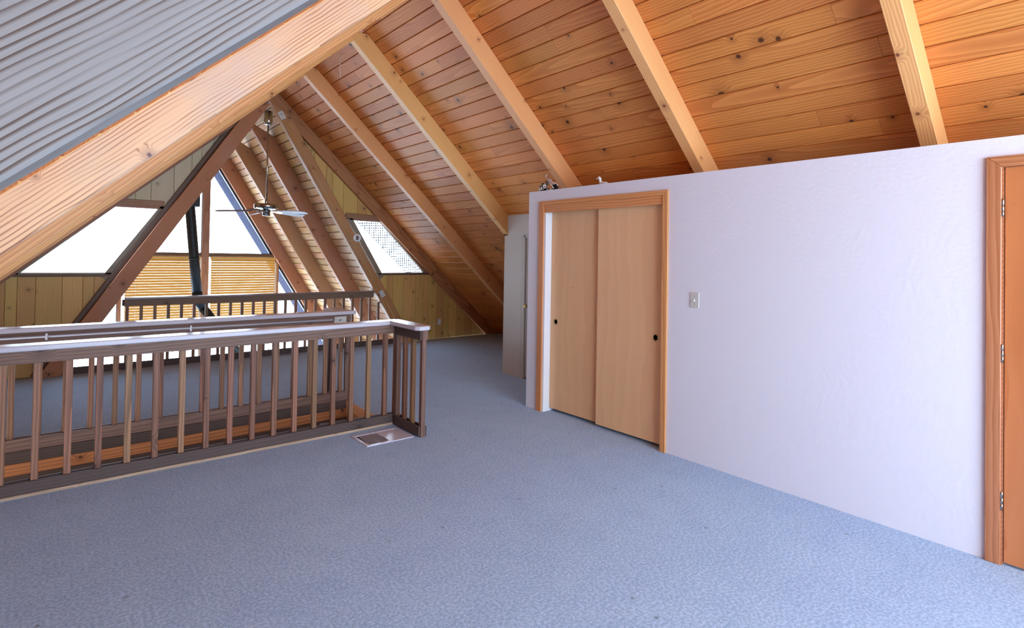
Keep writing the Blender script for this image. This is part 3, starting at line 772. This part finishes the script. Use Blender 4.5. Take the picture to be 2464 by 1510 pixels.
plate('junction_box_cover', face((2.612, yL, 3.582), tuple(Vector((SA, 0, 1)).normalized()), tuple(-gd)), .078, .12, .02, 'blank', 'ivory cover plate near the top of the right steep post beside the fan', 'cover plate')
plate('wall_outlet', face((5.545, Y1-.001, .302), (1, 0, 0), (0, 0, 1)), .072, .116, .006, 'outlet', 'white power outlet low on the knotty pine end wall', 'outlet')
# surface wiring up the right steep post
sw = empty('wire_channel', (3.3, yL, 2.2), label='thin tan wire channel running down the right steep post', cat='conduit')
tube('channel', [(2.66, yL-.004, 3.52), (3.25, yL-.004, 2.56), (3.74, yL-.004, 1.755)], .0075, 'tan_wire', sw, 8)
tube('channel', [(3.76, yL-.004, 1.735), (4.27, yL-.004, .925)], .0075, 'tan_wire', sw, 8)
tube('channel', [(4.345, yL-.004, .79), (4.62, yL-.004, .345)], .0065, 'tan_wire', sw, 8)
lathe('clip', [(.014, 0), (.014, .012)], (3.75, yL-.0, 1.745), 'brass', sw, 10, axis=(0, -1, 0))
lathe('clip', [(.010, 0), (.010, .010)], (3.10, yL-.0, 2.80), 'brass', sw, 10, axis=(0, -1, 0))
ow = tube('surface_cable', [(4.75, Y1-.006, .205), (5.1, Y1-.006, .252), (5.505, Y1-.006, .292)], .005, 'tan_wire', None, 8)
tag(ow, 'thin tan cable stapled to the pine end wall leading to the outlet', 'cable')
# round plate on the post beside the right window
rp = empty('round_outlet_plate', (3.845, yL-.02, 1.79), label='round white outlet cover with grey centre beside the right trapezoid window', cat='outlet')
lathe('cover', [(.064, 0), (.064, .016), (.058, .022), (.004, .022)], (3.845, yL+.012, 1.79), 'plastic_w', rp, 32, axis=(0, -1, 0))
me = prism_mesh([(-.018, -.034), (.018, -.034), (.022, -.03), (.022, .03), (.018, .034), (-.018, .034), (-.022, .03), (-.022, -.03)], .003)
link('socket_face', me, 'steel', rp, face((3.845, yL-.010, 1.79), (1, 0, 0), (0, 0, 1)))
for s_ in (-1, 1): lathe('screw', [(.005, 0), (.005, .002)], (3.845+s_*.036, yL-.0098, 1.79), 'black', rp, 10, axis=(0, -1, 0))

# ------------------------------------------------------------------ ceiling fan
fx, fy, fz = 2.535, 9.0, 2.20
fan = empty('ceiling_fan', (fx, fy, 3.66), label='nickel ceiling fan on a long downrod hanging in the great room', cat='ceiling fan')
lathe('canopy', [(.02, 3.485), (.045, 3.495), (.062, 3.53), (.066, 3.57), (.058, 3.60), (.058, 3.70)], (fx, fy, 0), 'nickel', fan)
lathe('downrod', [(.0125, 2.26), (.0125, 3.50)], (fx, fy, 0), 'nickel', fan, 14)
lathe('coupling', [(.02, 2.27), (.024, 2.29), (.024, 2.33), (.016, 2.345)], (fx, fy, 0), 'nickel', fan, 16)
lathe('motor_housing', [(.06, 2.175), (.135, 2.185), (.168, 2.20), (.178, 2.215), (.178, 2.255), (.168, 2.268), (.05, 2.276), (.02, 2.284)], (fx, fy, 0), 'nickel', fan, 40)
lathe('switch_housing', [(.030, 2.085), (.052, 2.088), (.056, 2.10), (.056, 2.145), (.062, 2.15), (.062, 2.178)], (fx, fy, 0), 'steel', fan, 28)
def blade_mesh():
    n = 10; top = []
    for i in range(n+1):
        s_ = i/n; x = .20+.49*s_; h = .055+.020*s_
        if i == n: h *= .62
        top.append((x, h))
    pts = [(x, -h) for x, h in top] + [(top[-1][0]+.012, 0)] + [(x, h) for x, h in reversed(top)]
    return prism_mesh(pts, .006, .0015)
bmz = blade_mesh(); irz = prism_mesh([(.06, -.018), (.17, -.012), (.22, -.036), (.275, -.032), (.285, 0), (.275, .032), (.22, .036), (.17, .012), (.06, .018)], .004, .001)
base_az = yaw
for k in range(5):
    # azimuth measured from image right, growing away from the camera
    th = R(132+72*k)
    d = Vector((rt0.x, rt0.y, 0))*math.cos(th) + Vector((fw.x, fw.y, 0)).normalized()*math.sin(th)
    az = math.atan2(d.y, d.x)
    mm = Matrix.Translation((fx, fy, 2.168)) @ Matrix.Rotation(az, 4, 'Z') @ Matrix.Rotation(R(3), 4, 'Y') @ Matrix.Rotation(R(-13), 4, 'X')
    b = link('blade', bmz, 'blade', fan, mm)
    link('blade_iron', irz, 'nickel', b, mm @ Matrix.Translation((0, 0, -.006)))

# ------------------------------------------------------------------ stove pipe
sp = empty('stove_pipe', (2.0, 11.5, -2.7), label='black metal stove pipe leaning in front of the blinds', cat='stove pipe')
tube('pipe', [(1.885, 11.5, 2.75), (1.905, 11.5, 2.50), (1.945, 11.5, 2.10), (2.01, 11.5, 1.40), (2.075, 11.5, .74)], .083, 'black', sp, 24)
tube('elbow', [(2.072, 11.5, .78), (2.083, 11.5, .66), (2.115, 11.5, .58), (2.165, 11.5, .50)], .086, 'black', sp, 24)
tube('lower_pipe', [(2.155, 11.5, .515), (2.6, 11.5, -.13), (3.2, 11.5, -1.0)], .080, 'black', sp, 24)
tube('down_pipe', [(3.18, 11.5, -.97), (3.26, 11.5, -1.15), (3.26, 11.5, -2.2)], .083, 'black', sp, 24)
lathe('seam_collar', [(.088, -.02), (.088, .02)], (2.01, 11.5, 1.40), 'black', sp, 24, axis=(.1, 0, -1))
box('ceiling_support_box', (1.76, 2.06), (11.36, 11.64), (2.33, 2.75), 'black', sp, .006)
lathe('stove_body', [(.25, -2.7), (.30, -2.66), (.30, -2.25), (.22, -2.18)], (3.26, 11.5, 0), 'black', sp, 24)

# ------------------------------------------------------------------ floor register
vg = empty('floor_register', (2.17, 4.28, 0), label='white metal floor register in the carpet at the railing corner', cat='floor vent')
vx0, vx1, vy0, vy1 = 1.965, 2.385, 4.130, 4.440
boxes('well', [((vx0+.02, vx1-.02), (vy0+.02, vy1-.02), (.0005, .0015))], 'dark', vg)
boxes('rim', [((vx0, vx1), (vy0, vy0+.026), (0, .007)), ((vx0, vx1), (vy1-.026, vy1), (0, .007)), ((vx0, vx0+.026), (vy0+.026, vy1-.026), (0, .007)), ((vx1-.026, vx1), (vy0+.026, vy1-.026), (0, .007))], 'register', vg)
me = prism_mesh([(2.176, vy0+.026), (vx1-.026, vy0+.026), (vx1-.026, vy1-.026), (2.176, vy1-.026)], .002)
link('damper_plate', me, 'register', vg, Matrix.Translation((0, 0, .003)))
fin = None
for k in range(13):
    x = vx0+.032+k*.0142
    if fin is None:
        bm = bmesh.new(); n = 10; prev = None
        for i in range(n+1):
            s_ = i/n; yy = s_*(vy1-vy0-.054); bend = .022*math.sin(math.pi*s_*.5)
            cur = [bm.verts.new((bend+dx, yy, z)) for dx, z in ((0, .0015), (.003, .0064), (.0045, .0060), (.0015, .0012))]
            if prev:
                for q in range(4): bm.faces.new((prev[q], prev[(q+1) % 4], cur[(q+1) % 4], cur[q]))
            else: bm.faces.new(cur)
            prev = cur
        bm.faces.new(prev[::-1]); fin = from_bm(bm)
    link('louver', fin, 'register', vg, Matrix.Translation((x-.004, vy0+.027, 0)))

# ------------------------------------------------------------------ things on top of the partition
# toy motorcycle of chrome parts
ty = empty('toy_motorcycle', (3.84, 4.09, ZT), label='small chrome motorcycle ornament on top of the white wall over the closet', cat='ornament')
def P(a, b, c=0): return (3.845+c, 4.205-a, ZT+b)
lathe('wheel', [(.018, -.008), (.034, -.008), (.036, 0), (.034, .008), (.018, .008)], P(.035, .038), 'black', ty, 20, axis=(1, 0, .1))
lathe('wheel_hub', [(.006, -.012), (.017, -.010), (.017, .010), (.006, .012)], P(.035, .038), 'chrome', ty, 14, axis=(1, 0, .1))
lathe('wheel', [(.018, -.007), (.032, -.007), (.034, 0), (.032, .007), (.018, .007)], P(.215, .030, .01), 'black', ty, 20, axis=(1, .25, .1))
for s_ in (-.016, .016):
    tube('fork', [P(.13, .118, s_), P(.215, .020, s_)], .0045, 'chrome', ty, 8)
tube('handlebar', [P(.155, .165, -.05), P(.132, .148, -.045), P(.128, .12, -.02), P(.122, .112, 0), P(.105, .108, .03), P(.09, .118, .05), P(.068, .098, .06)], .0035, 'chrome', ty, 8)
lathe('headlamp', [(.006, -.016), (.017, -.010), (.020, .008), (.016, .012)], P(.15, .098), 'chrome', ty, 16, axis=(0, -1, -.3))
lathe('fuel_tank', [(.006, -.032), (.016, -.02), (.019, 0), (.014, .022), (.005, .032)], P(.10, .082), 'steel', ty, 16, axis=(0, 1, -.25))
box('engine', (3.828, 3.862), (4.105, 4.145), (ZT+.028, ZT+.066), 'chrome', ty, .005)
for k in range(4): lathe('cooling_fin', [(.020, -.0012), (.020, .0012)], P(.085, .046+.008*k), 'steel', ty, 14)
tube('exhaust', [P(.095, .035, -.024), P(.06, .018, -.026), P(.01, .020, -.026)], .006, 'chrome', ty, 8)
tube('exhaust', [P(.12, .03, -.02), P(.14, .012, -.024), P(.19, .012, -.02)], .005, 'chrome', ty, 8)
prism('fork_shroud', [(0, -.017), (.085, -.017), (.085, .017), (0, .017)], .006, P(.135, .118), (0, -.085, -.078), (1, 0, 0), 'chrome', ty, .001)
tube('front_fender', [P(.17, .035, .008), P(.18, .066, .009), P(.205, .078, .01), P(.235, .068, .01), P(.25, .045, .01)], .007, 'chrome', ty, 8)
lathe('air_cleaner', [(.004, -.006), (.018, -.005), (.018, .005), (.004, .006)], P(.095, .062, -.026), 'chrome', ty, 14, axis=(1, 0, 0))
lathe('side_case', [(.004, -.01), (.024, -.008), (.024, .008), (.004, .01)], P(.06, .045, -.02), 'steel', ty, 14, axis=(1, 0, 0))
box('frame_cradle', (3.835, 3.858), (4.07, 4.165), (ZT+.004, ZT+.03), 'black', ty, .004)
tube('rear_fender', [P(-.002, .010), P(-.005, .045), P(.018, .076), P(.045, .080)], .006, 'chrome', ty, 8)
tube('seat', [P(.03, .082), P(.055, .076), P(.078, .082)], [.008, .013, .009], 'black', ty, 10)
# white bird head figurine
bd = empty('bird_figurine', (3.85, 3.40, ZT), label='small white bird figurine lying on top of the white wall right of the chrome ornament', cat='figurine')
tube('body', [(3.85, 3.30, ZT+.008), (3.85, 3.33, ZT+.014), (3.85, 3.37, ZT+.018), (3.85, 3.40, ZT+.018)], [.006, .013, .017, .008], 'ceramic', bd, 14)
tube('neck', [(3.85, 3.392, ZT+.012), (3.85, 3.396, ZT+.04), (3.85, 3.402, ZT+.062), (3.85, 3.412, ZT+.072), (3.85, 3.424, ZT+.070)], [.013, .012, .014, .014, .008], 'ceramic', bd, 14)
tube('beak', [(3.85, 3.422, ZT+.070), (3.85, 3.44, ZT+.064), (3.85, 3.452, ZT+.060)], [.007, .0045, .0015], 'ceramic', bd, 10)
# bit of string hanging from the ridge, small hook
s1 = tube('hanging_string', [(2.60, 6.4, 3.93), (2.602, 6.4, 3.80), (2.60, 6.4, 3.70), (2.606, 6.4, 3.62)], .0035, 'string', None, 6)
tag(s1, 'short white string hanging from the ceiling boards between two rafters', 'string')

# lattice screen under the eave outside the right trapezoid window
bm = bmesh.new()
d_ = Vector((1, 0, -S)).normalized(); nrm = Vector((-S, 0, -1)).normalized(); o_ = Vector((4.12, Y1+.30, 2.40)); Lw = 1.75; Hw = .30
def strip(a, b):
    p = o_ + d_*a[0] + nrm*a[1]; q = o_ + d_*b[0] + nrm*b[1]; t_ = (q-p).normalized(); s_ = t_.cross(Vector((0, 1, 0)))*.006
    vs = [bm.verts.new(c) for c in (p-s_, p+s_, q+s_, q-s_)]; ws = [bm.verts.new(c + Vector((0, .004, 0))) for c in (p-s_, p+s_, q+s_, q-s_)]
    bm.faces.new(vs); bm.faces.new(ws[::-1])
    for i in range(4): bm.faces.new((vs[i], ws[i], ws[(i+1) % 4], vs[(i+1) % 4]))
a = -Hw
while a < Lw:
    strip((max(a, 0), 0 if a >= 0 else -a), (min(a+Hw, Lw), Hw if a+Hw <= Lw else Lw-a))
    strip((max(a, 0), Hw if a >= 0 else Hw+a), (min(a+Hw, Lw), 0 if a+Hw <= Lw else Hw-(Lw-a)))
    a += .06
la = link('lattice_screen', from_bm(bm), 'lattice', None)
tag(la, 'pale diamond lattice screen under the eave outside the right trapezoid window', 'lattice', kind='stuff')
